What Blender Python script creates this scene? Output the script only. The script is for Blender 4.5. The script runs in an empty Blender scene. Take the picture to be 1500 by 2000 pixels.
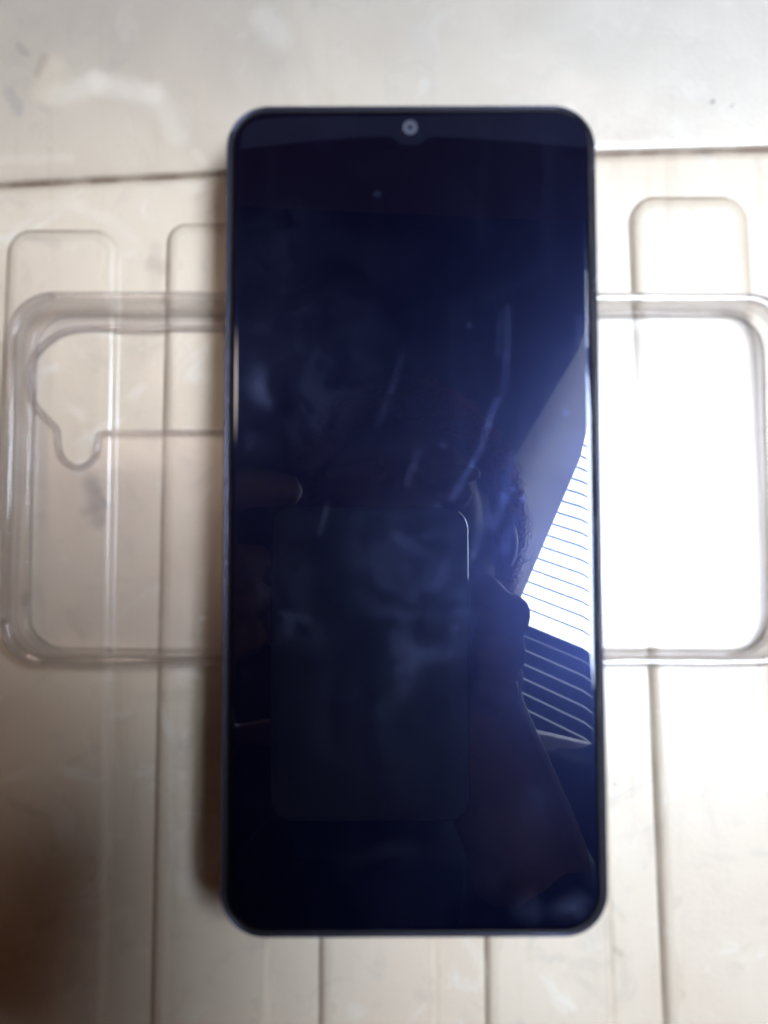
import bpy, bmesh, math, random
from mathutils import Vector, Matrix, noise
random.seed(7)
C = bpy.context.scene.collection
SC = bpy.context.scene

# ------------------------------------------------------------------ camera
GLASS_Z = 0.0186            # height of the phone glass above the table panels
CAM_Z = GLASS_Z + 0.154
TILT = math.radians(3.0)
cam_d = bpy.data.cameras.new('camera')
cam = bpy.data.objects.new('camera', cam_d); C.objects.link(cam)
cam.location = (0, 0, CAM_Z)
cam.rotation_euler = (TILT, 0, 0)
cam_d.sensor_fit = 'HORIZONTAL'; cam_d.sensor_width = 36; cam_d.lens = 36
cam_d.clip_start = 0.004; cam_d.clip_end = 50
cam_d.dof.use_dof = True
cam_d.dof.focus_distance = 0.42
cam_d.dof.aperture_fstop = 20
SC.camera = cam

# ------------------------------------------------------------------ light
world = bpy.data.worlds.new('World'); SC.world = world; world.use_nodes = True
bg = world.node_tree.nodes['Background']
bg.inputs[0].default_value = (1.0, 0.44, 0.18, 1); bg.inputs[1].default_value = 0.06
PANE_STRENGTH = 60.0
# added fill spot for warm room light from up left, narrowed to one patch
lamp_d = bpy.data.lights.new('room_fill', 'SPOT'); lamp_d.spot_size = math.radians(9.5); lamp_d.spot_blend = 1.0; lamp_d.shadow_soft_size = 0.14
lamp_d.energy = 21; lamp_d.color = (1.0, 0.81, 0.66)
lamp = bpy.data.objects.new('room_fill', lamp_d); C.objects.link(lamp)
lamp.location = (-0.34, 0.20, 0.90)
lamp.rotation_euler = (Vector((-0.042, -0.004, 0)) - lamp.location).to_track_quat('-Z', 'Y').to_euler()
SC.view_settings.view_transform = 'Standard'; SC.view_settings.look = 'None'
SC.view_settings.exposure = 0.12; SC.view_settings.gamma = 1.0
SC.cycles.max_bounces = 14; SC.cycles.transparent_max_bounces = 24
SC.cycles.transmission_bounces = 12
SC.cycles.blur_glossy = 0.3
SC.cycles.sample_clamp_indirect = 6.0

# ------------------------------------------------------------------ pixel <-> place (photo is 1500 x 2000)
def ray(px, py):
    v = Vector(((px - 750) / 1500, -(py - 1000) / 1500, -1))
    return Matrix.Rotation(TILT, 3, 'X') @ v
def at(px, py, z):
    d = ray(px, py); t = (CAM_Z - z) / -d.z
    return Vector((d.x * t, d.y * t, z))
MC = Vector((0, 0, 2 * GLASS_Z - CAM_Z))     # mirror image of the lens in the phone glass
def mray(px, py):
    d = ray(px, py); return Vector((d.x, d.y, -d.z))
def seen_in_glass(px, py, h):
    d = mray(px, py); return MC + d * ((h - MC.z) / d.z)

# ------------------------------------------------------------------ helpers
def link(o, parent=None):
    C.objects.link(o)
    if parent is not None: o.parent = parent
    return o
def tag(o, label=None, cat=None, group=None, kind=None):
    if label: o['label'] = label
    if cat: o['category'] = cat
    if group: o['group'] = group
    if kind: o['kind'] = kind
    return o
def empty(name, loc=(0, 0, 0)):
    o = bpy.data.objects.new(name, None); o.location = loc; o.empty_display_size = 0.01
    return link(o)
def mesh_obj(name, verts, faces, mat, parent=None, smooth=True):
    me = bpy.data.meshes.new(name); me.from_pydata([tuple(v) for v in verts], [], faces)
    bm = bmesh.new(); bm.from_mesh(me)
    bmesh.ops.recalc_face_normals(bm, faces=bm.faces)
    bm.to_mesh(me); bm.free()
    if smooth:
        me.polygons.foreach_set('use_smooth', [True] * len(me.polygons))
    me.materials.append(mat); me.update()
    return link(bpy.data.objects.new(name, me), parent)
def smooth_by_angle(o, deg=35):
    me = o.data
    bm = bmesh.new(); bm.from_mesh(me)
    for e in bm.edges:
        if len(e.link_faces) == 2 and e.calc_face_angle(0) > math.radians(deg): e.smooth = False
    bm.to_mesh(me); bm.free()
def arc(c, r, a0, a1, n):
    return [Vector((c[0] + r * math.cos(a0 + (a1 - a0) * i / n), c[1] + r * math.sin(a0 + (a1 - a0) * i / n))) for i in range(n + 1)]
def rrect(w, h, r, n=10, seg=14):
    """rounded rectangle, centred, counter-clockwise, with extra points on the straight sides"""
    pts = []
    cs = [(w/2-r, -h/2+r, -math.pi/2), (w/2-r, h/2-r, 0), (-w/2+r, h/2-r, math.pi/2), (-w/2+r, -h/2+r, math.pi)]
    for i, (cx, cy, a) in enumerate(cs):
        ap = arc((cx, cy), r, a, a + math.pi/2, n); pts += ap
        nx = cs[(i+1) % 4]; q = Vector((nx[0] + r*math.cos(nx[2]), nx[1] + r*math.sin(nx[2]))); p = ap[-1]
        pts += [p.lerp(q, k/seg) for k in range(1, seg)]
    return pts
def normals2(pts):
    n = len(pts); out = []
    for i in range(n):
        a, b, c = pts[i-1], pts[i], pts[(i+1) % n]
        d1 = (b-a).normalized(); d2 = (c-b).normalized()
        n1 = Vector((d1.y, -d1.x)); n2 = Vector((d2.y, -d2.x))
        m = (n1+n2).normalized(); k = max(0.5, m.dot(n1)); out.append(m / k)
    return out
def loft(name, outline, profile, mat, parent=None, cap_first=False, cap_last=False, ring=False, xf=None):
    """sweep a profile [(inward offset, z)] round a ccw outline"""
    nm = normals2(outline); n = len(outline); vs = []; fs = []
    for off, z in profile:
        for p, m in zip(outline, nm):
            q = p - m * off; vs.append(Vector((q.x, q.y, z)))
    if xf: vs = [xf(v) for v in vs]
    m = len(profile)
    for j in range(m if ring else m - 1):
        k = (j + 1) % m
        for i in range(n):
            i2 = (i + 1) % n
            fs.append((j*n+i, j*n+i2, k*n+i2, k*n+i))
    if cap_first: fs.append(tuple(reversed(range(n))))
    if cap_last: fs.append(tuple((m-1)*n + i for i in range(n)))
    return mesh_obj(name, vs, fs, mat, parent)
def box_obj(name, origin, ax, ay, az, mat, parent=None):
    """box from a corner and three edge vectors"""
    vs = [origin + ax*i + ay*j + az*k for k in (0, 1) for j in (0, 1) for i in (0, 1)]
    fs = [(0,1,3,2), (4,6,7,5), (0,4,5,1), (2,3,7,6), (0,2,6,4), (1,5,7,3)]
    return mesh_obj(name, vs, fs, mat, parent, smooth=False)

# ------------------------------------------------------------------ materials
class NT:
    def __init__(s, name):
        s.m = bpy.data.materials.new(name); s.m.use_nodes = True
        s.t = s.m.node_tree; s.t.nodes.clear(); s.out = s.t.nodes.new('ShaderNodeOutputMaterial')
    def n(s, typ, **kw):
        nd = s.t.nodes.new(typ)
        for k, v in kw.items(): setattr(nd, k, v)
        return nd
    def set(s, nd, inp, v):
        if hasattr(v, 'is_output') or isinstance(v, bpy.types.NodeSocket): s.t.links.new(v, nd.inputs[inp])
        else: nd.inputs[inp].default_value = v
    def math(s, op, a, b=0.0, c=0.0, clamp=False):
        nd = s.n('ShaderNodeMath', operation=op, use_clamp=clamp)
        s.set(nd, 0, a); s.set(nd, 1, b); s.set(nd, 2, c); return nd.outputs[0]
    def vmath(s, op, a, b=(0, 0, 0), scale=None, out=0):
        nd = s.n('ShaderNodeVectorMath', operation=op); s.set(nd, 0, a); s.set(nd, 1, b)
        if scale is not None: s.set(nd, 3, scale)
        return nd.outputs[out]
    def pos(s): return s.n('ShaderNodeNewGeometry').outputs['Position']
    def noise(s, vec, scale, detail=4, rough=0.55, dist=0.0, stretch=None):
        if stretch is not None: vec = s.vmath('MULTIPLY', vec, stretch)
        nd = s.n('ShaderNodeTexNoise'); s.set(nd, 'Vector', vec); s.set(nd, 'Scale', scale)
        s.set(nd, 'Detail', detail); s.set(nd, 'Roughness', rough); s.set(nd, 'Distortion', dist)
        return nd.outputs['Fac']
    def ramp(s, f, lo, hi, a=0.0, b=1.0):
        nd = s.n('ShaderNodeMapRange', interpolation_type='SMOOTHSTEP')
        s.set(nd, 0, f); s.set(nd, 1, lo); s.set(nd, 2, hi); s.set(nd, 3, a); s.set(nd, 4, b); return nd.outputs[0]
    def mix(s, f, a, b, mode='MIX'):
        nd = s.n('ShaderNodeMix', data_type='RGBA', blend_type=mode)
        s.set(nd, 0, f)
        for i, v in ((6, a), (7, b)):
            if isinstance(v, bpy.types.NodeSocket): s.t.links.new(v, nd.inputs[i])
            else: nd.inputs[i].default_value = (*v[:3], 1)
        return nd.outputs[2]
    def stroke(s, pos, a, b, r, soft):
        """1 inside a capsule a-b of radius r, falling to 0 over 'soft'"""
        a = Vector(a); b = Vector(b); ab = b - a
        pa = s.vmath('SUBTRACT', pos, tuple(a))
        if ab.length < 1e-7:
            d = s.vmath('LENGTH', pa, out=1)
        else:
            dt = s.vmath('DOT_PRODUCT', pa, tuple(ab / ab.length_squared), out=1)
            h = s.math('MULTIPLY', dt, 1.0, clamp=True)
            v = s.vmath('SCALE', tuple(ab), scale=h)
            d = s.vmath('LENGTH', s.vmath('SUBTRACT', pa, v), out=1)
        return s.ramp(d, r, r + soft, 1.0, 0.0)
    def principled(s, **kw):
        p = s.n('ShaderNodeBsdfPrincipled')
        for k, v in kw.items():
            key = k.replace('_', ' ')
            if isinstance(v, tuple) and len(v) == 3 and key != 'Normal': v = (*v, 1)
            s.set(p, key, v)
        return p
    def bump(s, h, strength, dist):
        b = s.n('ShaderNodeBump'); s.set(b, 'Height', h); s.set(b, 'Strength', strength); s.set(b, 'Distance', dist)
        return b.outputs[0]
    def done(s, sh):
        s.t.links.new(sh, s.out.inputs['Surface']); return s.m

def table_material(name='beige_plastic', grey=0.0):
    s = NT(name); p = s.pos()
    base = (0.62, 0.535, 0.435)
    big = s.noise(p, 22, 3, 0.5, 0.6)
    mid = s.noise(p, 75, 5, 0.6, 1.2)
    fine = s.noise(p, 600, 4, 0.65)
    streak = s.noise(p, 60, 5, 0.6, 0.3, stretch=(3.2, 0.28, 1))
    col = s.mix(s.ramp(big, 0.38, 0.66), base, (0.58, 0.485, 0.39))
    col = s.mix(s.math('MULTIPLY', s.ramp(mid, 0.52, 0.74), 0.55), col, (0.44, 0.385, 0.325))
    col = s.mix(s.math('MULTIPLY', s.ramp(streak, 0.55, 0.78), 0.45), col, (0.45, 0.35, 0.26))
    col = s.mix(s.math('MULTIPLY', s.ramp(s.noise(p, 48, 4, 0.6, 2.0), 0.56, 0.72), 0.45), col, (0.72, 0.70, 0.66))
    col = s.mix(s.math('MULTIPLY', s.ramp(fine, 0.62, 0.74), 0.25), col, (0.34, 0.29, 0.24))
    if grey:   # greyer, grimy board beyond the seam, with light falloff to its far edge painted in
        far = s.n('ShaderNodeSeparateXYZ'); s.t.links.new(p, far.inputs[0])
        far_falloff = s.ramp(s.math('ADD', far.outputs[1], s.math('MULTIPLY', s.noise(p, 26, 4, 0.6, 1.0), 0.05)), 0.085, 0.165, 0.15, 0.85)
        col = s.mix(s.math('MULTIPLY', far_falloff, grey), col, (0.235, 0.215, 0.195))
    wob = s.vmath('SCALE', s.vmath('SUBTRACT', s.t_noise_color(p, 300), (0.5, 0.5, 0.5)), scale=0.0022)
    wp = s.vmath('ADD', p, wob)
    flat = s.vmath('MULTIPLY', wp, (1, 1, 0))
    A = lambda x, y: tuple(Vector((*at(x, y, 0).xy, 0)))
    # grey rub marks, brown dabs, pale scuffs, a ridge outline where the photo has them
    marks = [((180, 945), (192, 1015), 0.0004, 0.0026, (0.25, 0.23, 0.22), 0.55),
             ((200, 985), (165, 1000), 0.0001, 0.0018, (0.27, 0.24, 0.22), 0.40),
             ((190, 960), (208, 990), 0.0001, 0.0014, (0.27, 0.24, 0.22), 0.45),
             ((45, 100), (55, 112), 0.0003, 0.0012, (0.25, 0.22, 0.20), 0.55),
             ((92, 122), (76, 150), 0.0004, 0.0016, (0.26, 0.22, 0.18), 0.65),
             ((22, 185), (36, 215), 0.0004, 0.0018, (0.28, 0.26, 0.25), 0.55),
             ((110, 140), (85, 185), 0.0010, 0.0034, (0.62, 0.53, 0.39), 0.3),
             ((110, 190), (190, 165), 0.0006, 0.0034, (0.72, 0.67, 0.60), 0.28),
             ((190, 165), (300, 185), 0.0006, 0.0034, (0.72, 0.67, 0.60), 0.28),
             ((300, 185), (345, 260), 0.0006, 0.0036, (0.70, 0.65, 0.58), 0.25),
             ((60, 402), (150, 396), 0.0004, 0.0022, (0.70, 0.65, 0.58), 0.25),  # pale arc: lighter line of a slight ridge, put into the colour
             ((150, 396), (200, 420), 0.0003, 0.0020, (0.70, 0.65, 0.58), 0.25),
             ((200, 420), (256, 460), 0.0003, 0.0020, (0.68, 0.63, 0.56), 0.25),
             ((380, 295), (398, 315), 0.0003, 0.0016, (0.70, 0.65, 0.58), 0.2),
             ((0, 310), (135, 304), 0.0004, 0.0016, (0.70, 0.65, 0.58), 0.2),
             ((55, 465), (110, 475), 0.0003, 0.0016, (0.40, 0.34, 0.30), 0.35),
             ((45, 1178), (52, 1160), 0.0002, 0.0010, (0.30, 0.26, 0.23), 0.50),
             ((295, 510), (315, 520), 0.0006, 0.0022, (0.36, 0.29, 0.24), 0.45),
             ((300, 480), (300, 570), 0.0004, 0.0022, (0.40, 0.33, 0.28), 0.30),
             ((1392, 195), (1392, 197), 0.0002, 0.0005, (0.12, 0.09, 0.08), 0.80),
             ((1430, 203), (1430, 204), 0.0002, 0.0005, (0.16, 0.12, 0.1), 0.60),
             ((815, 75), (832, 95), 0.0008, 0.0022, (0.36, 0.34, 0.33), 0.40),
             ((520, 50), (545, 80), 0.0008, 0.0040, (0.66, 0.63, 0.59), 0.2),
             ((1205, 1535), (1207, 1535), 0.0001, 0.0005, (0.2, 0.17, 0.15), 0.7),
             ((395, 1205), (402, 1206), 0.0001, 0.0006, (0.8, 0.78, 0.76), 0.8),
             ((1205, 1862), (1215, 1868), 0.0003, 0.0010, (0.3, 0.24, 0.2), 0.5)]
    for a, b, r, so, c, w in marks:
        col = s.mix(s.math('MULTIPLY', s.stroke(flat, A(*a), A(*b), r, so), w), col, c)
    # grime at the foot of the panels, deepened for shade on left-facing slopes (below the panel tops)
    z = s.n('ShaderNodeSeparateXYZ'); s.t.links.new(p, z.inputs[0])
    at_foot = s.n('ShaderNodeAttribute', attribute_name='grime_shade')
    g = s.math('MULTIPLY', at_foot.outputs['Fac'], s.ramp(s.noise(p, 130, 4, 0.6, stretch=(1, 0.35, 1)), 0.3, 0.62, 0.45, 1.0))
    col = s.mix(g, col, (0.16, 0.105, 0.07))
    edge = s.n('ShaderNodeAttribute', attribute_name='edge')
    ro = s.math('MULTIPLY', s.ramp(mid, 0.3, 0.75, 0.28, 0.43), s.math('MULTIPLY_ADD', edge.outputs['Fac'], -0.55, 1.0))
    hgt = s.math('ADD', s.math('MULTIPLY', s.noise(p, 900, 3, 0.6), 0.25), s.math('MULTIPLY', s.noise(p, 55, 3, 0.5), 1.0))
    pr = s.principled(Base_Color=col, Roughness=ro, IOR=1.58, Normal=s.bump(hgt, 0.5, 0.0006))
    pr.inputs['Coat Weight'].default_value = 0.8; pr.inputs['Coat Roughness'].default_value = 0.46; pr.inputs['Coat IOR'].default_value = 1.6
    return s.done(pr.outputs[0])
def _tnc(s, p, scale):
    nd = s.n('ShaderNodeTexNoise'); s.set(nd, 'Vector', p); s.set(nd, 'Scale', scale); s.set(nd, 'Detail', 3)
    return nd.outputs['Color']
NT.t_noise_color = _tnc

def simple(name, col, rough=0.5, metallic=0.0, ior=1.5, var=0.15, scale=200, bump=0.0):
    s = NT(name); p = s.pos()
    f = s.noise(p, scale, 4, 0.6)
    c = s.mix(s.ramp(f, 0.3, 0.7), tuple(x * (1 - var) for x in col), tuple(min(1, x * (1 + var)) for x in col))
    kw = dict(Base_Color=c, Roughness=s.ramp(f, 0.3, 0.7, rough * 0.85, min(1, rough * 1.2)), Metallic=metallic, IOR=ior)
    if bump: kw['Normal'] = s.bump(f, bump, 0.0005)
    return s.done(s.principled(**kw).outputs[0])

def screen_material(name, film=0.0):
    """black display glass: a clear mirror layer, a bluish greasy film that scatters, smears and scratches"""
    s = NT(name); p = s.pos()
    flat = s.vmath('MULTIPLY', p, (1, 1, 0))
    wob = s.vmath('SCALE', s.vmath('SUBTRACT', s.t_noise_color(p, 160), (0.5, 0.5, 0.5)), scale=0.0012)
    wp = s.vmath('MULTIPLY', s.vmath('ADD', p, wob), (1, 1, 0))
    A = lambda x, y: tuple(Vector((*at(x, y, GLASS_Z).xy, 0)))
    smear = None
    def add(m, w):
        nonlocal smear
        v = s.math('MULTIPLY', m, w)
        smear = v if smear is None else s.math('ADD', smear, v)
    strokes = [((968, 785), (955, 830), .00045, .0007, 1.0), ((955, 830), (922, 910), .00035, .0006, 1.0), ((922, 910), (882, 973), .0002, .0007, .75),
               ((992, 600), (990, 700), .0003, .0007, .7), ((978, 610), (974, 690), .0002, .0006, .5), ((990, 700), (986, 760), .0003, .0009, .4),
               ((785, 690), (765, 760), .0002, .0008, .45), ((765, 760), (742, 825), .0002, .0009, .4),
               ((815, 880), (808, 915), .0003, .0008, .6), ((808, 915), (797, 945), .0003, .0009, .55),
               ((640, 985), (635, 1010), .0002, .0005, .8), ((635, 1010), (622, 1040), .0002, .0006, .7),
               ((1000, 890), (985, 970), .0003, .0009, .5), ((985, 970), (965, 1030), .0003, .0009, .6),
               ((955, 1000), (925, 1080), .0003, .0012, .4), ((1132, 620), (1131, 670), .0004, .0006, .5),
               ((1008, 1010), (985, 1075), .0003, .0009, .4)]
    for a, b, r, so, w in strokes: add(s.math('MULTIPLY', s.stroke(wp, A(*a), A(*b), r * 0.5, so * 1.3), s.ramp(s.noise(p, 300, 3, 0.6), 0.3, 0.65, 0.6, 1.05)), w * 0.42)
    specks = [(1106, 806, 7), (977, 780, 5), (865, 870, 6), (855, 988, 6), (1000, 955, 6), (915, 634, 5), (737, 378, 8), (890, 1225, 6), (1020, 975, 7),
              (876, 1276, 5), (1060, 860, 4), (700, 1160, 4), (930, 700, 4)]
    for x, y, r in specks: add(s.stroke(wp, A(x, y), A(x, y), r * 0.00004, r * 0.00009), 0.45)
    blobs = [(510, 750, 28, .50), (520, 770, 24, .45), (498, 870, 22, .35), (520, 885, 20, .3), (575, 1230, 42, .40), (550, 1215, 30, .25), (600, 1250, 30, .2), (600, 700, 110, .25), (610, 850, 60, .2), (830, 1250, 80, .3), (790, 1300, 60, .25),
             (820, 1120, 110, .35), (745, 1050, 60, .2), (1110, 1080, 60, .2), (700, 1400, 100, .15), (1060, 1560, 40, .35), (1100, 1790, 26, .5), (1130, 1770, 22, .6), (1030, 1780, 26, .35), (545, 1130, 60, .25), (560, 480, 80, .12)]
    cloud = s.ramp(s.noise(p, 110, 5, 0.6, 0.8), 0.4, 0.68, 0.15, 1.5)
    for x, y, r, w in blobs:
        add(s.math('MULTIPLY', s.stroke(wp, A(x, y), A(x, y), r * 0.00001, r * 0.00017), cloud), w * 0.85)
    streaky = s.ramp(s.noise(p, 120, 4, 0.6, 0.2, stretch=(2.6, 0.14, 1)), 0.50, 0.74)
    add(streaky, 0.05)
    add(s.ramp(s.noise(p, 42, 5, 0.6, 1.0), 0.42, 0.7), 0.07)
    add(s.ramp(s.noise(p, 1500, 2, 0.5), 0.70, 0.78), 0.35)
    smear = s.math('ADD', smear, film)
    mirror = s.principled(Base_Color=(0.0005, 0.0006, 0.0045), Roughness=0.012, IOR=1.5)
    mirror.inputs['Specular Tint'].default_value = (0.86, 0.91, 1.0, 1)
    haze = s.n('ShaderNodeBsdfAnisotropic'); haze.distribution = 'GGX'
    s.set(haze, 'Color', (0.20, 0.29, 0.95, 1)); s.set(haze, 'Roughness', 0.27)
    dirt = s.n('ShaderNodeBsdfDiffuse'); s.set(dirt, 'Color', (0.20, 0.245, 0.42, 1))
    m1 = s.n('ShaderNodeMixShader'); s.set(m1, 0, s.math('ADD', s.math('MULTIPLY', smear, 0.040), 0.0165))
    s.t.links.new(mirror.outputs[0], m1.inputs[1]); s.t.links.new(haze.outputs[0], m1.inputs[2])
    m2 = s.n('ShaderNodeMixShader'); s.set(m2, 0, s.math('MULTIPLY', smear, 0.075, clamp=True))
    s.t.links.new(m1.outputs[0], m2.inputs[1]); s.t.links.new(dirt.outputs[0], m2.inputs[2])
    return s.done(m2.outputs[0])

def clear_material(name, tint, clear, rough=0.06, haze=0.0):
    """clear flexible plastic: part straight-through, part refracting; haze = share of milky scatter"""
    s = NT(name); p = s.pos()
    g = s.principled(Base_Color=tint, Roughness=rough, IOR=1.46, Normal=s.bump(s.noise(p, 260, 3, 0.5), 0.25, 0.0004))
    g.inputs['Transmission Weight'].default_value = 1.0
    t = s.n('ShaderNodeBsdfTransparent'); s.set(t, 'Color', (*tint, 1))
    gl = s.n('ShaderNodeBsdfAnisotropic'); s.set(gl, 'Roughness', rough + 0.04); s.set(gl, 'Color', (1, 1, 1, 1))
    ge = s.n('ShaderNodeNewGeometry')
    c_ = s.math('ABSOLUTE', s.vmath('DOT_PRODUCT', ge.outputs['Normal'], ge.outputs['Incoming'], out=1))
    fr = s.math('MULTIPLY_ADD', s.math('POWER', s.math('SUBTRACT', 1.0, c_), 5.0), 0.96, 0.04)
    thin = s.n('ShaderNodeMixShader'); s.t.links.new(fr, thin.inputs[0])
    s.t.links.new(t.outputs[0], thin.inputs[1]); s.t.links.new(gl.outputs[0], thin.inputs[2])
    m = s.n('ShaderNodeMixShader'); s.set(m, 0, clear)
    s.t.links.new(g.outputs[0], m.inputs[1]); s.t.links.new(thin.outputs[0], m.inputs[2])
    d = s.n('ShaderNodeBsdfDiffuse'); s.set(d, 'Color', (0.55, 0.53, 0.58, 1))
    m2 = s.n('ShaderNodeMixShader'); s.set(m2, 0, s.math('MULTIPLY', s.ramp(s.noise(p, 90, 4, 0.6, 0.6), 0.3, 0.75, 0.4, 1.4), haze))
    s.t.links.new(m.outputs[0], m2.inputs[1]); s.t.links.new(d.outputs[0], m2.inputs[2])
    return s.done(m2.outputs[0])

M_table = table_material()
M_upper = table_material('grey_falloff_plastic', 0.85)  # greyer plastic, with light falloff to the far edge painted in
M_frame = simple('navy_frame', (0.065, 0.07, 0.12), 0.24, 0.7, 1.5, 0.04, 60)
M_gap = simple('black_gasket', (0.004, 0.004, 0.008), 0.6)
M_glass = screen_material('display_glass')
M_border = screen_material('smeared_border', 0.2)
M_ring = simple('camera_ring', (0.036, 0.044, 0.075), 0.5, 0.0, 1.5, 0.1, 2000)
M_lens = simple('camera_lens', (0.004, 0.004, 0.01), 0.05)
M_button = simple('side_button', (0.03, 0.035, 0.07), 0.3, 0.3)
M_wall = clear_material('clear_flexible_plastic', (0.98, 0.975, 0.98), 0.66, 0.04, 0.035)
M_plate = clear_material('clear_back_plastic', (0.975, 0.97, 0.975), 0.95, 0.22, 0.025)

# ------------------------------------------------------------------ the moulded plastic table
table = empty('plastic_table', (0, 0, -0.0016))
tag(table, 'beige moulded plastic tabletop with long raised ribs and grubby seams under the phone', 'table')
INV = Matrix.Translation((0, 0, 0.0016))
CH = -0.0013        # channel level
def seam_px(x):     # the long cross seam, a shallow bend
    pts = [(-900, 410), (0, 361), (220, 349), (440, 338), (800, 316), (1170, 299), (1500, 290), (2400, 262)]
    for (x0, y0), (x1, y1) in zip(pts, pts[1:]):
        if x <= x1: return y0 + (y1 - y0) * (x - x0) / (x1 - x0)
    return pts[-1][1]
def grid(name, rows, mat, parent, grime_shade=None):
    n = len(rows[0]); vs = [v for r in rows for v in r]
    fs = [(j*n+i, j*n+i+1, (j+1)*n+i+1, (j+1)*n+i) for j in range(len(rows)-1) for i in range(n-1)]
    o = mesh_obj(name, vs, fs, mat, parent)
    o.matrix_parent_inverse = INV
    a = o.data.attributes.new('grime_shade', 'FLOAT', 'POINT')
    if grime_shade: a.data.foreach_set('value', [g for r in grime_shade for g in r])
    return o
xs = [-900 + i * 60 for i in range(56)]
# lower board: channel floor, running up into the seam groove
rows = []; gr = []
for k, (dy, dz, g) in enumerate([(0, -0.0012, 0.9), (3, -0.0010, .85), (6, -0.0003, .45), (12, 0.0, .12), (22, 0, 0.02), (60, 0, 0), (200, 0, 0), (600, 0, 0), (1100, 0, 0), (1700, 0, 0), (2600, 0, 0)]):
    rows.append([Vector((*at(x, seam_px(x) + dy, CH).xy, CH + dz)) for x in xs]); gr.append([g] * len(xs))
grid('lower_board', rows, M_table, table, gr)
rows = []; gr = []
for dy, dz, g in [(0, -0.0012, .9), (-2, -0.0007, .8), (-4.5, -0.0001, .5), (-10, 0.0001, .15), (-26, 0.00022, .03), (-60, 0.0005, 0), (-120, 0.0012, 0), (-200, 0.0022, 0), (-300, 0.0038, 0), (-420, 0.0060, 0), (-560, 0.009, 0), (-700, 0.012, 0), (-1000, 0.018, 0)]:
    rows.append([Vector((*at(x, seam_px(x) + dy, CH).xy, CH + dz)) for x in xs]); gr.append([g] * len(xs))
grid('upper_board', rows, M_upper, table, gr)
# raised ribs: (left x at y=600, right x at y=600, left x at y=1950, right x at y=1950, top y, radius)
ribs = [(-300, -92, -395, -150, 470, 5), (8, 226, -55, 203, 449, 5.2), (324, 535, 296, 529, 436, 4.2), (632, 842, 626, 858, 424, 4.5), (938, 1150, 953, 1203, 404, 5), (1242, 1471, 1301, 1548, 384, 5.6), (1560, 1760, 1650, 1880, 372, 5)]
prof = [(-0.0010, CH - 0.0002, .3), (-0.0005, CH + 0.00004, .85), (-0.0001, CH + 0.0002, .8), (0.0002, CH + 0.0005, .35), (0.0005, CH + 0.00082, .1), (0.0009, CH + 0.00106, .0), (0.0014, CH + 0.0012, 0), (0.0020, CH + 0.00127, 0), (0.0028, CH + 0.0013, 0), (0.005, CH + 0.00129, 0)]
for (l0, r0, l1, r1, ty, rad) in ribs:
    def lx(y): return l0 + (l1 - l0) * (y - 600) / 1350
    def rx(y): return r0 + (r1 - r0) * (y - 600) / 1350
    rp = rad / 0.115
    out = []
    B = 2900
    P = lambda x, y: Vector(at(x, y, 0).xy)
    out += [P(lx(B) + (rx(B) - lx(B)) * k / 6, B) for k in range(6)]
    out += [P(rx(y), y) for y in [B - (B - ty - rp) * k / 30 for k in range(30)]]
    cx, cy = rx(ty + rp) - rp, ty + rp
    out += [P(cx + rp * math.cos(a), cy - rp * math.sin(a)) for a in [math.pi/2 * k / 10 for k in range(11)]]
    cx2 = lx(ty + rp) + rp
    out += [P(cx + (cx2 - cx) * k / 6, ty) for k in range(1, 6)]
    out += [P(cx2 - rp * math.sin(a), cy - rp * math.cos(a)) for a in [math.pi/2 * k / 10 for k in range(11)]]
    out += [P(lx(y), y) for y in [ty + rp + (B - ty - rp) * k / 30 for k in range(1, 30)]]
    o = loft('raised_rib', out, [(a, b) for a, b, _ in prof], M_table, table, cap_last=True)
    o.matrix_parent_inverse = INV
    a = o.data.attributes.new('grime_shade', 'FLOAT', 'POINT')
    n = len(out); vals = []
    nm = normals2(out)
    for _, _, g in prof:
        for k in range(n): vals.append(g * (0.75 if nm[k].x < 0.3 else 0.22))  # left-facing slopes darker: shade away from the window painted in with the grime
    a.data.foreach_set('value', vals)
    a = o.data.attributes.new('edge', 'FLOAT', 'POINT')      # the rounded shoulders are rubbed shiny
    a.data.foreach_set('value', [e for e in (0, .1, .3, .8, 1, 1, 1, .7, .2, 0) for _ in range(n)])

# ------------------------------------------------------------------ the phone
def line_mid(p, q, z): a = at(*p, z); b = at(*q, z); return (a + b) / 2
zr = GLASS_Z - 0.002
Lm = line_mid((441, 400), (431, 1600), zr); Rm = line_mid((1168, 400), (1181, 1600), zr)
Tm = line_mid((600, 212), (1050, 208), zr); Bm = line_mid((600, 1825), (1050, 1832), zr)
PW = Rm.x - Lm.x; PH = Tm.y - Bm.y
PC = Vector(((Lm.x + Rm.x) / 2, (Tm.y + Bm.y) / 2, 0.0102))
PT = GLASS_Z - PC.z          # thickness
print('phone mm', PW*1000, PH*1000, PT*1000)
phone = empty('mobile_phone', PC)
phone.rotation_euler = (0, 0, math.radians(0.15))
tag(phone, 'large dark blue mobile phone with a scratched black screen, lying across the clear case', 'mobile phone')
MM = 0.001
out = rrect(PW, PH, 9.0 * MM, 14, 24)
T = PT
fr = loft('frame', out, [(3.5*MM, 0.1*MM), (2.2*MM, 0.0), (1.2*MM, 0.35*MM), (0.5*MM, 1.1*MM), (0.1*MM, 2.2*MM), (0, 3.4*MM), (0, T-2.6*MM), (0.10*MM, T-1.6*MM), (0.28*MM, T-0.95*MM), (0.55*MM, T-0.62*MM), (0.85*MM, T-0.55*MM), (1.02*MM, T-0.68*MM), (1.08*MM, T-1.3*MM)], M_frame, phone, cap_first=True)
gk = loft('gasket', out, [(0.9*MM, T-1.15*MM), (1.95*MM, T-1.05*MM), (2.6*MM, T-1.1*MM)], M_gap, phone, cap_last=True)
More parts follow.
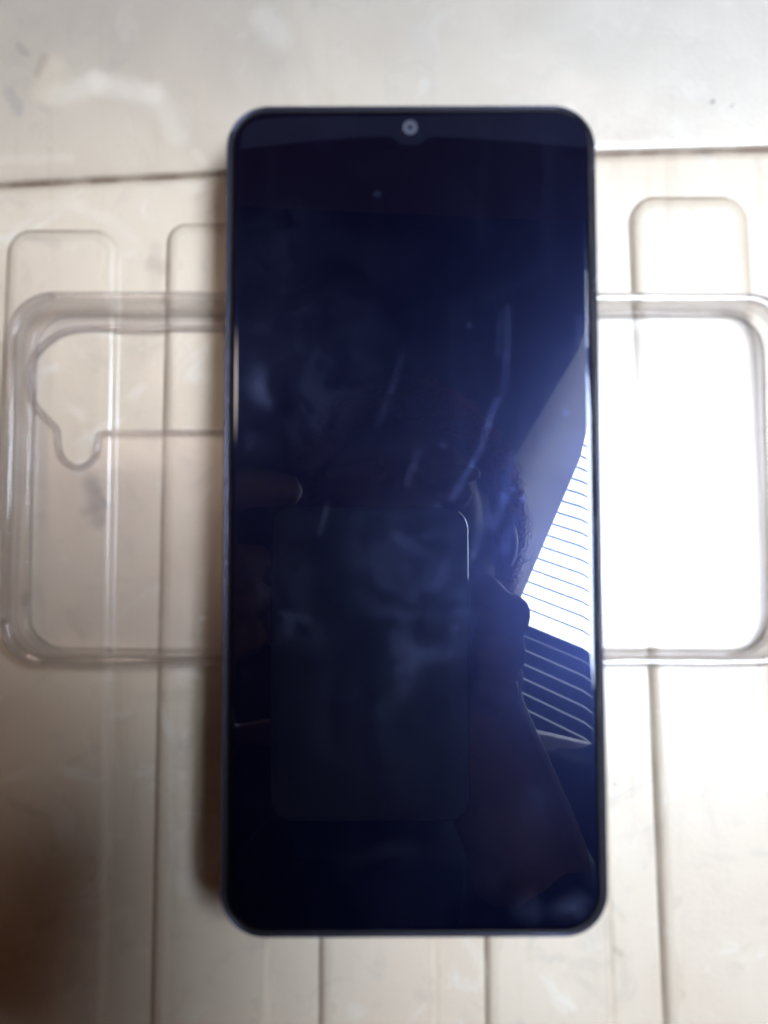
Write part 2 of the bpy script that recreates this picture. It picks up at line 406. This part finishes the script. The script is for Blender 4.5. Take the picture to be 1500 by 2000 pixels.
go = [p - n_ * 1.65*MM for p, n_ in zip(out, normals2(out))]
gl = loft('screen_glass', go, [(0.0, T-1.0*MM), (0.0, T-0.62*MM), (0.06*MM, T-0.45*MM), (0.20*MM, T-0.27*MM), (0.42*MM, T-0.13*MM), (0.75*MM, T-0.04*MM), (1.15*MM, T-0.003*MM), (1.5*MM, T), (3*MM, T)], M_glass, phone, cap_last=True)
def loc(px, py, dz=0.0):
    w = at(px, py, GLASS_Z) - Vector((PC.x, PC.y, PC.z)); a = -phone.rotation_euler.z
    return Vector((w.x*math.cos(a) - w.y*math.sin(a), w.x*math.sin(a) + w.y*math.cos(a), T + dz))
# top border band with the drop notch
top = [(472, 262), (480, 246), (500, 236), (560, 229), (760, 226), (980, 222), (1100, 222), (1130, 232), (1145, 255)]
bot = [(1148, 289), (1060, 281), (960, 273), (880, 268), (838, 266), (831, 272), (822, 281), (801, 285), (780, 281), (771, 272), (764, 267), (700, 268), (620, 274), (540, 283), (470, 291)]
poly = [loc(x, y, 0.00003) for x, y in top + bot]
mesh_obj('top_border', poly, [tuple(range(len(poly)))], M_border, phone, smooth=False)
# front camera: ring, dark pupil
def disc(name, c, r0, r1, z0, z1, mat, parent, n=36, dome=0.0):
    vs = []; fs = []
    for r, z in ((r1, z0), (r1, z1), (r0, z1 + dome), (r0 if r0 > 0 else 0, z0)):
        for i in range(n): a = 2*math.pi*i/n; vs.append(Vector((c.x + r*math.cos(a), c.y + r*math.sin(a), c.z + z)))
    for j in range(3):
        for i in range(n): fs.append((j*n+i, j*n+(i+1) % n, (j+1)*n+(i+1) % n, (j+1)*n+i))
    return mesh_obj(name, vs, fs, mat, parent, smooth=False)
cc = loc(801, 249)
front = disc('front_camera', cc, 0.45*MM, 1.5*MM, 0.0, 0.05*MM, M_ring, phone)
lens = disc('lens', cc, 0.02*MM, 0.42*MM, 0.0, 0.045*MM, M_lens, phone)
for y0, ln in ((0.028, 0.010), (0.046, 0.021)):
    o2 = [Vector((p.x, p.y)) for p in rrect(0.7*MM, ln, 0.34*MM, 5, 3)]
    loft('side_button', o2, [(0, 0), (0, 1.6*MM), (0.15*MM, 1.9*MM)], M_button, phone, cap_first=True, cap_last=True, xf=lambda v, y0=y0: Vector((v.x + PW/2 + 0.2*MM, v.y + y0, v.z + 3.0*MM)))

# ------------------------------------------------------------------ the clear case under it
RIM = 0.0101
cl = at(1, 940, RIM).x; ct = at(300, 568, RIM).y; cb = at(300, 1304, RIM).y
CW = 0.1700; CHT = ct - cb
CC = Vector((cl + CW/2, (ct + cb)/2, 0.0001))
print('case', CW*1000, CHT*1000)
case = empty('clear_phone_case', CC); case.rotation_euler = (0, 0, math.radians(-0.1))
tag(case, 'clear plastic phone case lying crosswise on the tabletop beneath the phone', 'phone case')
co = rrect(CW, CHT, 10.5*MM, 16, 30)
H = RIM - 0.0001
loft('side_wall', co, [(2.6*MM, 0.0), (1.4*MM, 0.15*MM), (0.55*MM, 0.8*MM), (0.2*MM, 2.0*MM), (0.1*MM, 5*MM), (0, H-1.6*MM), (0.05*MM, H-0.7*MM), (0.35*MM, H-0.15*MM), (0.9*MM, H), (1.7*MM, H-0.05*MM), (2.3*MM, H-0.4*MM), (2.45*MM, H-0.85*MM), (2.1*MM, H-1.3*MM), (1.65*MM, H-2.2*MM), (1.6*MM, 3.4*MM), (1.9*MM, 2.1*MM), (2.6*MM, 1.35*MM)], M_wall, case, ring=True)
# back plate with the camera opening
def cloc(px, py):
    w = at(px, py, 0.0014) - CC; return Vector((w.x, w.y))
hole_px = [(540, 655), (500, 648), (440, 647), (330, 647), (230, 647), (180, 647), (143, 649), (118, 657), (96, 671), (76, 691), (63, 713), (58, 738), (61, 764), (72, 790), (90, 812), (108, 828), (115, 838), (116, 856), (118, 880), (127, 897), (142, 906), (153, 908), (165, 905), (178, 894), (184, 878), (185, 858), (189, 845), (202, 840), (260, 840), (330, 840), (400, 840), (440, 840), (500, 838), (540, 828), (556, 800), (560, 740), (556, 680)]
def smooth_closed(pts, it=2):
    for _ in range(it):
        q = []
        for i in range(len(pts)):
            a, b = pts[i], pts[(i+1) % len(pts)]; q += [a*0.75 + b*0.25, a*0.25 + b*0.75]
        pts = q
    return pts
hole = smooth_closed([cloc(*p) for p in hole_px], 2)
def plate(name, loops, z0, z1, mat, parent, bev):
    cu = bpy.data.curves.new(name, 'CURVE'); cu.dimensions = '2D'; cu.fill_mode = 'BOTH'
    for lp in loops:
        sp = cu.splines.new('POLY'); sp.points.add(len(lp) - 1)
        for pt, v in zip(sp.points, lp): pt.co = (v.x, v.y, 0, 1)
        sp.use_cyclic_u = True
    cu.extrude = (z1 - z0)/2 - bev; cu.bevel_depth = bev; cu.bevel_resolution = 3
    tmp = bpy.data.objects.new(name, cu); C.objects.link(tmp)
    dg = bpy.context.evaluated_depsgraph_get()
    me = bpy.data.meshes.new_from_object(tmp.evaluated_get(dg)); bpy.data.objects.remove(tmp)
    bm = bmesh.new(); bm.from_mesh(me); bmesh.ops.remove_doubles(bm, verts=bm.verts, dist=1e-6)
    bmesh.ops.recalc_face_normals(bm, faces=bm.faces)
    for v in bm.verts: v.co.z += (z0 + z1)/2
    for e in bm.edges:
        if len(e.link_faces) == 2 and e.calc_face_angle(0) > math.radians(40): e.smooth = False
    bm.to_mesh(me); bm.free()
    me.polygons.foreach_set('use_smooth', [True]*len(me.polygons))
    me.materials.clear(); me.materials.append(mat)
    o = bpy.data.objects.new(name, me); return link(o, parent)
pl = [p - n_*3.1*MM for p, n_ in zip(co, normals2(co))]
hole_o = [p + n_ * 0.5*MM for p, n_ in zip(hole, normals2(hole))]
plate('back_plate', [pl, hole], 0.1*MM, 1.3*MM, M_plate, case, 0.35*MM)
# raised lip round the camera opening
area = sum(hole[i].x*hole[(i+1) % len(hole)].y - hole[(i+1) % len(hole)].x*hole[i].y for i in range(len(hole)))
hl = hole if area > 0 else list(reversed(hole))
loft('camera_opening_lip', hl, [(-0.1*MM, 0.25*MM), (-0.05*MM, 1.0*MM), (-0.2*MM, 1.75*MM), (-0.6*MM, 1.95*MM), (-1.1*MM, 1.8*MM), (-1.3*MM, 1.32*MM), (-1.2*MM, 0.3*MM)], M_wall, case, ring=True)
# thickened corner cushions
for sx in (-1, 1):
    for sy in (-1, 1):
        a0 = math.atan2(sy, sx); cx, cy = sx*(CW/2 - 10.5*MM), sy*(CHT/2 - 10.5*MM)
        vs = []; fs = []; N = 26; K = 14
        for i in range(N + 1):
            t = i / N; a = a0 + (t - 0.5) * math.radians(84); rr = 10.5*MM - 0.75*MM
            env = math.sin(math.pi * min(1, max(0, t)))**0.35 if 0 < t < 1 else 0.05
            for k in range(K):
                b = 2*math.pi*k/K
                r = rr + math.cos(b) * 1.15*MM * env; z = H - 1.6*MM + math.sin(b) * 1.85*MM * env
                vs.append(Vector((cx + r*math.cos(a), cy + r*math.sin(a), z)))
        for i in range(N):
            for k in range(K): fs.append((i*K+k, i*K+(k+1) % K, (i+1)*K+(k+1) % K, (i+1)*K+k))
        fs.append(tuple(reversed(range(K)))); fs.append(tuple(N*K + k for k in range(K)))
        mesh_obj('corner_cushion', vs, fs, M_wall, case)

# ------------------------------------------------------------------ the louvred window that lights the table (mirrored in the screen)
vp = Vector((-1109, 335)); sd = mray(*vp).normalized()                # along the slats, leftwards
K0 = seen_in_glass(1000, 1205, 0.95)
r2 = mray(1148, 860)
mu = (K0 - MC).dot(sd) / r2.dot(sd)
K2 = MC + r2 * mu
ed = (K2 - K0); pitch = ed.length / 15.4; ed.normalize()
nd = sd.cross(ed).normalized()
if nd.dot(MC - K0) > 0: nd = -nd                                       # nd points away from the table
rt = -sd
print('window corner', K0, 'right', rt, 'up', ed, 'normal', nd, 'pitch', pitch)
def on_plane(px, py, off=0.0):
    d = mray(px, py); return MC + d * ((K0 + nd*off - MC).dot(nd) / d.dot(nd))
s = NT('daylight_pane'); em = s.n('ShaderNodeEmission'); s.set(em, 'Color', (0.79, 0.885, 1.0, 1)); s.set(em, 'Strength', PANE_STRENGTH)
M_day = s.done(em.outputs[0])
s = NT('dim_daylight_pane'); em = s.n('ShaderNodeEmission'); s.set(em, 'Color', (0.80, 0.88, 1.0, 1)); s.set(em, 'Strength', 5.0)
M_dim = s.done(em.outputs[0])
M_slat = simple('grey_slat', (0.16, 0.165, 0.17), 0.5)
M_wframe = simple('window_frame', (0.12, 0.12, 0.13), 0.5)
M_roomwall = simple('room_wall', (0.20, 0.19, 0.20), 0.9, bump=0.3, scale=30)
WW, WH, WL = 0.27, 0.41, 0.34
win = empty('louvre_window', K0)
tag(win, 'bright louvred window with thin slats, mirrored in the right edge of the black screen', 'window')
Wi = Matrix.Translation(-K0)
def wpart(o): o.matrix_parent_inverse = Wi; return o
wpart(box_obj('pane', K0 + nd*0.03, rt*WW, ed*WH, nd*0.004, M_day, win))
wpart(box_obj('cloth_backlight', K0 + nd*0.036 - rt*0.072, rt*0.080, ed*0.60, nd*0.004, M_day, win))  # added glowing panel that lights the cloth from behind
wpart(box_obj('lower_pane', K0 + nd*0.03 - ed*WL, rt*WW, ed*(WL-0.004), nd*0.004, M_dim, win))
n = int(WH / pitch)
for i in range(1, n):
    wpart(box_obj('slat', K0 + ed*(pitch*i) + nd*0.001, rt*WW, ed*0.0021, nd*0.006, M_slat, win))
wpart(box_obj('window_sill', K0 - ed*0.016 - rt*0.02, rt*(WW+0.04), ed*0.014, nd*0.03, M_wframe, win))
nl = int(WL / pitch)
for i in range(nl):
    wpart(box_obj('louvre_board', K0 - ed*(0.016 + pitch*(i+1)) + nd*0.004, rt*WW, ed*(pitch-0.0022), nd*0.006, M_slat, win))
wpart(box_obj('window_frame', K0 - ed*WL - rt*0.012, rt*0.010, ed*(WL-0.002), nd*0.03, M_wframe, win))
wpart(box_obj('window_frame', K0 + rt*WW - ed*WL, rt*0.03, ed*(WH+WL), nd*0.03, M_wframe, win))
wpart(box_obj('window_frame', K0 + ed*WH + rt*0.002, rt*(WW+0.028), ed*0.03, nd*0.03, M_wframe, win))
# added cloth, lit from behind for the pale haze mirrored beside the window
s = NT('backlit_cloth'); p_ = s.pos()
tr = s.n('ShaderNodeBsdfTranslucent'); f_ = s.noise(p_, 25, 3)
s.set(tr, 'Color', s.mix(f_, (0.065, 0.06, 0.055), (0.115, 0.105, 0.095)))
df = s.n('ShaderNodeBsdfDiffuse'); s.set(df, 'Color', (0.3, 0.32, 0.36, 1))
mx = s.n('ShaderNodeAddShader'); s.t.links.new(tr.outputs[0], mx.inputs[0]); s.t.links.new(df.outputs[0], mx.inputs[1])
M_cloth = s.done(mx.outputs[0])
cpx = [(1330, 330), (1148, 652), (1060, 800), (1005, 892), (975, 960), (950, 1040), (940, 1130), (950, 1215), (1001, 1206), (1148, 861), (1345, 402)]
fl = [on_plane(x, y, 0.0) for x, y in cpx]; bk = [v + nd*0.002 for v in fl]
m_ = len(fl)
cur = mesh_obj('haze_cloth', fl, [tuple(range(m_))], M_cloth, None, smooth=False)
tag(cur, 'thin grey blue cloth added left of the louvred window for the pale haze in the screen', 'haze_cloth')
# wall round the window
def wallbox(a, b, c, d):
    return box_obj('wall', K0 + rt*a + ed*c + nd*0.034, rt*(b-a), ed*(d-c), nd*0.02, M_roomwall)
w = wallbox(-1.6, -0.08, -1.2, WH + 0.25); tag(w, kind='structure')

# ------------------------------------------------------------------ the person taking the picture, mirrored in the screen
M_skin = simple('skin', (0.46, 0.26, 0.18), 0.5, var=0.12, scale=90)
M_hair = simple('brown_hair', (0.50, 0.22, 0.13), 0.55, var=0.4, scale=500, bump=0.8)
M_shirt = simple('dark_shirt', (0.03, 0.033, 0.07), 0.85, var=0.3, scale=120, bump=0.4)
M_cphone = simple('silver_phone_back', (0.22, 0.25, 0.25), 0.45, 0.0, 1.5, 0.08, 40)
M_cedge = simple('phone_metal_edge', (0.55, 0.55, 0.58), 0.18, 1.0)
G = seen_in_glass
BZ = CAM_Z + 0.0035          # back face of the photographer's phone
# its own phone: a rounded slab whose back faces down
c0 = G(530, 989, BZ); c1 = G(915, 989, BZ)
sw = c1.x - c0.x; slen = 0.126
cph = empty('camera_phone', ((c0.x + c1.x)/2, c0.y - slen/2, BZ))
tag(cph, 'silver grey phone held above the table taking the picture, mirrored in the screen', 'mobile phone')
so = rrect(sw, slen, 9.5*MM, 10, 6)
loft('phone_body', so, [(3*MM, 0.0), (1.2*MM, 0.15*MM), (0.5*MM, 0.6*MM)], M_cphone, cph, cap_first=True)
loft('phone_edge', so, [(0.5*MM, 0.6*MM), (0.0, 1.6*MM), (0.0, 6.6*MM), (0.5*MM, 7.6*MM)], M_cedge, cph)
loft('phone_front', so, [(0.5*MM, 7.6*MM), (1.5*MM, 8.2*MM), (4*MM, 8.2*MM)], M_cphone, cph, cap_last=True)

def capsule(bm, a, b, ra, rb, n=14):
    """closed tapered limb segment with round ends"""
    a = Vector(a); b = Vector(b); d = b - a; L = d.length
    z = d.normalized() if L > 1e-6 else Vector((0, 0, 1))
    x = z.orthogonal().normalized(); y = z.cross(x)
    rings = []
    st = [(-math.cos(t), math.sin(t), 0) for t in [math.pi/2*k/4 for k in range(0, 5)]] + [(math.sin(t), math.cos(t), 1) for t in [math.pi/2*k/4 for k in range(0, 5)]]
    for u, v, e in st:
        c = (a if e == 0 else b) + z * (u * (ra if e == 0 else rb)); r = max(1e-5, v * (ra if e == 0 else rb))
        rings.append([bm.verts.new(c + x*(r*math.cos(2*math.pi*i/n)) + y*(r*math.sin(2*math.pi*i/n))) for i in range(n)])
    for p, q in zip(rings, rings[1:]):
        for i in range(n): bm.faces.new((p[i], p[(i+1) % n], q[(i+1) % n], q[i]))
    bm.faces.new(list(reversed(rings[0]))); bm.faces.new(rings[-1])
def ellipsoid(bm, c, r, rot=None):
    m = Matrix.Translation(c) @ (rot or Matrix.Identity(4)) @ Matrix.Diagonal((*r, 1))
    bmesh.ops.create_icosphere(bm, subdivisions=4, radius=1, matrix=m)
def fused(name, bm, voxel, mat, parent, smooth_it=3, disp=None):
    me = bpy.data.meshes.new(name); bm.to_mesh(me); bm.free()
    tmp = bpy.data.objects.new(name, me); C.objects.link(tmp)
    rm = tmp.modifiers.new('r', 'REMESH'); rm.mode = 'VOXEL'; rm.voxel_size = voxel; rm.use_smooth_shade = True
    sm = tmp.modifiers.new('s', 'SMOOTH'); sm.iterations = smooth_it; sm.factor = 0.5
    dg = bpy.context.evaluated_depsgraph_get()
    m2 = bpy.data.meshes.new_from_object(tmp.evaluated_get(dg)); bpy.data.objects.remove(tmp)
    if disp:
        for v in m2.vertices: v.co = disp(v.co)
    m2.materials.clear(); m2.materials.append(mat)
    m2.polygons.foreach_set('use_smooth', [True]*len(m2.polygons))
    o = bpy.data.objects.new(name, m2); return link(o, parent)

hc = G(780, 1060, 0.44)                      # centre of the head
SZ = BZ + 0.004                              # level of the fingers round the slab
rE = cph.location.x + sw/2; lE = cph.location.x - sw/2; tE = c0.y
sh_r = Vector((0.185, -0.20, 0.42)); sh_l = Vector((-0.17, -0.19, 0.42))
el_r = Vector((0.125, -0.33, 0.26)); el_l = Vector((-0.225, -0.255, 0.24))
wr_r = Vector((0.060, -0.125, SZ + 0.030)); wr_l = Vector((-0.128, -0.030, SZ + 0.024))
person = empty('person', (0, -0.45, 0.0))
tag(person, 'person in dark clothes bending over the phone, mirrored dimly in its screen', 'person')
Pi = Matrix.Translation((0, 0.45, 0))
bm = bmesh.new()
ellipsoid(bm, hc, (0.074, 0.098, 0.092))                                  # skull, face looking down
ellipsoid(bm, hc + Vector((0, 0.015, -0.055)), (0.055, 0.065, 0.050))     # face
capsule(bm, hc + Vector((0, -0.005, -0.095)), hc + Vector((0, 0.012, -0.104)), 0.011, 0.008)      # nose
ellipsoid(bm, hc + Vector((0, -0.045, -0.085)), (0.024, 0.012, 0.010))    # mouth
capsule(bm, hc + Vector((0, -0.062, -0.070)), hc + Vector((0, -0.062, -0.076)), 0.024, 0.020)     # chin
for sx in (-1, 1):
    ellipsoid(bm, hc + Vector((sx*0.031, 0.030, -0.094)), (0.014, 0.009, 0.010))                  # eye
    capsule(bm, hc + Vector((sx*0.018, 0.045, -0.097)), hc + Vector((sx*0.046, 0.043, -0.088)), 0.006, 0.005)  # brow
    ellipsoid(bm, hc + Vector((sx*0.077, 0.0, -0.01)), (0.009, 0.020, 0.030))                     # ear
nb = Vector((0.005, -0.17, 0.45))
capsule(bm, hc + Vector((0, -0.05, 0.0)), nb, 0.055, 0.062)
capsule(bm, nb, (0, -0.30, 0.36), 0.08, 0.13); capsule(bm, (0, -0.30, 0.36), (0, -0.55, 0.16), 0.13, 0.14)
capsule(bm, nb, sh_r, 0.06, 0.055); capsule(bm, nb, sh_l, 0.06, 0.055)
for sh, el, wr in ((sh_r, el_r, wr_r), (sh_l, el_l, wr_l)):
    capsule(bm, sh, el, 0.052, 0.042); capsule(bm, el, wr, 0.042, 0.026)
# hands: palm and five bent fingers each, pinching the edges of the slab
def chain(pts, rs):
    for i in range(len(pts)-1): capsule(bm, pts[i], pts[i+1], rs[i], rs[i+1], 12)
V = Vector
# right hand: palm beyond the right edge, thumb on the face, fingers on the edge
yr = G(900, 1215, BZ).y
pr_ = V((rE + 0.004, yr - 0.044, SZ + 0.024))
capsule(bm, wr_r, pr_, 0.026, 0.024); capsule(bm, pr_ + V((-.010, -.014, 0)), pr_ + V((0.004, 0.018, 0.0)), 0.021, 0.019)
f0 = pr_ + V((-0.004, 0.020, 0.0))
chain([f0, G(962, 1210, SZ+0.008), G(956, 1170, SZ+0.004), V((rE+0.0065, G(900, 1148, BZ).y, SZ-0.001))], [.0105, .0092, .0085, .0066])        # index
chain([pr_ + V((-.006, .008, .002)), V((rE+0.018, yr+0.002, SZ+0.008)), V((rE+0.0065, yr+0.002, SZ-0.001))], [.011, .0095, .0070])
chain([pr_ + V((-.010, -.004, .002)), V((rE+0.016, yr-0.014, SZ+0.006)), V((rE+0.0062, yr-0.013, SZ-0.001))], [.011, .0092, .0068])
chain([pr_ + V((-.014, -.014, .002)), V((rE+0.014, yr-0.030, SZ+0.006)), V((rE+0.0058, yr-0.027, SZ-0.001))], [.010, .0082, .0060])
chain([pr_ + V((-.010, -.010, .010)), V((rE+0.004, yr-0.020, SZ+0.020)), V((rE-0.016, yr-0.004, SZ+0.018))], [.013, .0112, .0090])               # thumb on the glass side
# left hand
tl = G(586, 957, BZ)
pl_ = V((lE - 0.044, tE - 0.026, SZ + 0.020))
capsule(bm, wr_l, pl_, 0.028, 0.027); capsule(bm, pl_ + V((.004, -.026, 0)), pl_ + V((-0.004, 0.018, 0.0)), 0.025, 0.020)
chain([pl_ + V((.004, .018, .0)), V((lE-0.026, tE+0.006, SZ+0.008)), V((lE-0.010, tE+0.0085, SZ+0.003)), V((tl.x-0.0065, tl.y, SZ+0.000))], [.0110, .0098, .0088, .0074])   # index over the corner
chain([pl_ + V((.006, .012, .002)), V((lE-0.020, tE-0.024, SZ+0.008)), V((lE-0.0068, tE-0.022, SZ-0.001))], [.011, .0095, .0070])
chain([pl_ + V((.008, .000, .002)), V((lE-0.018, tE-0.040, SZ+0.006)), V((lE-0.0064, tE-0.038, SZ-0.001))], [.011, .0092, .0068])
chain([pl_ + V((.010, -.010, .002)), V((lE-0.016, tE-0.056, SZ+0.006)), V((lE-0.0060, tE-0.053, SZ-0.001))], [.010, .0082, .0060])
chain([pl_ + V((.012, -.006, .012)), V((lE-0.002, tE-0.048, SZ+0.020)), V((lE+0.018, tE-0.034, SZ+0.018))], [.013, .0112, .0090])
hb = M_hair.node_tree; hp = [q for q in hb.nodes if q.type == 'BSDF_PRINCIPLED'][0]
hp.inputs['Sheen Weight'].default_value = 1.0; hp.inputs['Sheen Tint'].default_value = (1.0, 0.5, 0.33, 1); hp.inputs['Sheen Roughness'].default_value = 0.4
ht = hb.nodes.new('ShaderNodeBsdfTranslucent'); ht.inputs[0].default_value = (0.80, 0.38, 0.22, 1)
hm = hb.nodes.new('ShaderNodeMixShader'); hm.inputs[0].default_value = 0.35
hb.links.new(hp.outputs[0], hm.inputs[1]); hb.links.new(ht.outputs[0], hm.inputs[2])
hb.links.new(hm.outputs[0], [q for q in hb.nodes if q.type == 'OUTPUT_MATERIAL'][0].inputs[0])
b_ = fused('body', bm, 0.0026, M_skin, person, 2); b_.matrix_parent_inverse = Pi
# hair: loose curls
bm = bmesh.new()
ellipsoid(bm, hc + V((0, 0.012, 0.022)), (0.092, 0.112, 0.090))
def curl(co):
    nz = noise.noise_vector(co * 120) * 0.004 + noise.noise_vector(co * 300) * 0.002
    return co + nz
h_ = fused('hair', bm, 0.0026, M_hair, person, 1, curl); h_.matrix_parent_inverse = Pi
rnd = random.Random(3); vs = []; fs = []
for i in range(2600):                      # loose curly strands over the mass of hair
    t = rnd.uniform(0, 2*math.pi); zz = rnd.uniform(-0.55, 1); rr = math.sqrt(max(0, 1 - zz*zz))
    nrm = V((math.cos(t)*rr, math.sin(t)*rr, zz)); base = hc + V((0, 0.012, 0.022)) + V((nrm.x*0.091, nrm.y*0.111, nrm.z*0.089))
    tan = nrm.cross(V((rnd.uniform(-1, 1), rnd.uniform(-1, 1), rnd.uniform(-1, 1)))).normalized(); bit = nrm.cross(tan)
    cr = rnd.uniform(0.003, 0.007); turns = rnd.uniform(0.8, 1.8); ln = rnd.uniform(0.012, 0.028); lift = rnd.uniform(0.001, 0.006)
    N = 9; w_ = rnd.uniform(0.00025, 0.0005); b0 = len(vs)
    for k in range(N + 1):
        u = k / N; a = 2*math.pi*turns*u
        c_ = base + tan*(ln*u) + bit*(cr*(math.cos(a) - 1)) + nrm*(cr*math.sin(a)*0.7 + lift*u + 0.001)
        for q in range(3):
            b = 2*math.pi*q/3; vs.append(c_ + (nrm*math.cos(b) + bit*math.sin(b)) * w_ * (1 - 0.7*u))
    for k in range(N):
        for q in range(3): fs.append((b0+k*3+q, b0+k*3+(q+1) % 3, b0+(k+1)*3+(q+1) % 3, b0+(k+1)*3+q))
cs_ = mesh_obj('hair_curls', vs, fs, M_hair, person); cs_.matrix_parent_inverse = Pi; tag(cs_, kind='stuff')
# shirt with long sleeves
bm = bmesh.new()
capsule(bm, nb + V((0, -.03, -.005)), (0, -0.30, 0.36), 0.092, 0.155); capsule(bm, (0, -0.30, 0.36), (0, -0.57, 0.15), 0.155, 0.165)
capsule(bm, nb + V((0, -.04, -.01)), sh_r, 0.078, 0.066); capsule(bm, nb + V((0, -.04, -.01)), sh_l, 0.080, 0.072)
for sh, el, wr in ((sh_r, el_r, wr_r), (sh_l, el_l, wr_l)):
    cuff = wr + (el - wr) * 0.12
    capsule(bm, sh, el, 0.070, 0.056); capsule(bm, el, el.lerp(cuff, 0.5) + V((0, 0, -0.004)), 0.056, 0.047); capsule(bm, el.lerp(cuff, 0.5) + V((0, 0, -0.004)), cuff, 0.047, 0.034)
def folds(co):
    return co + noise.noise_vector(co * V((1, 1, 1)).length * 9) * 0.010 + noise.noise_vector(co * 42) * 0.003
sh_p = [nd_ for nd_ in M_shirt.node_tree.nodes if nd_.type == 'BSDF_PRINCIPLED'][0]
sh_p.inputs['Sheen Weight'].default_value = 0.6; sh_p.inputs['Sheen Roughness'].default_value = 0.35
s_ = fused('shirt', bm, 0.005, M_shirt, person, 3, folds); s_.matrix_parent_inverse = Pi
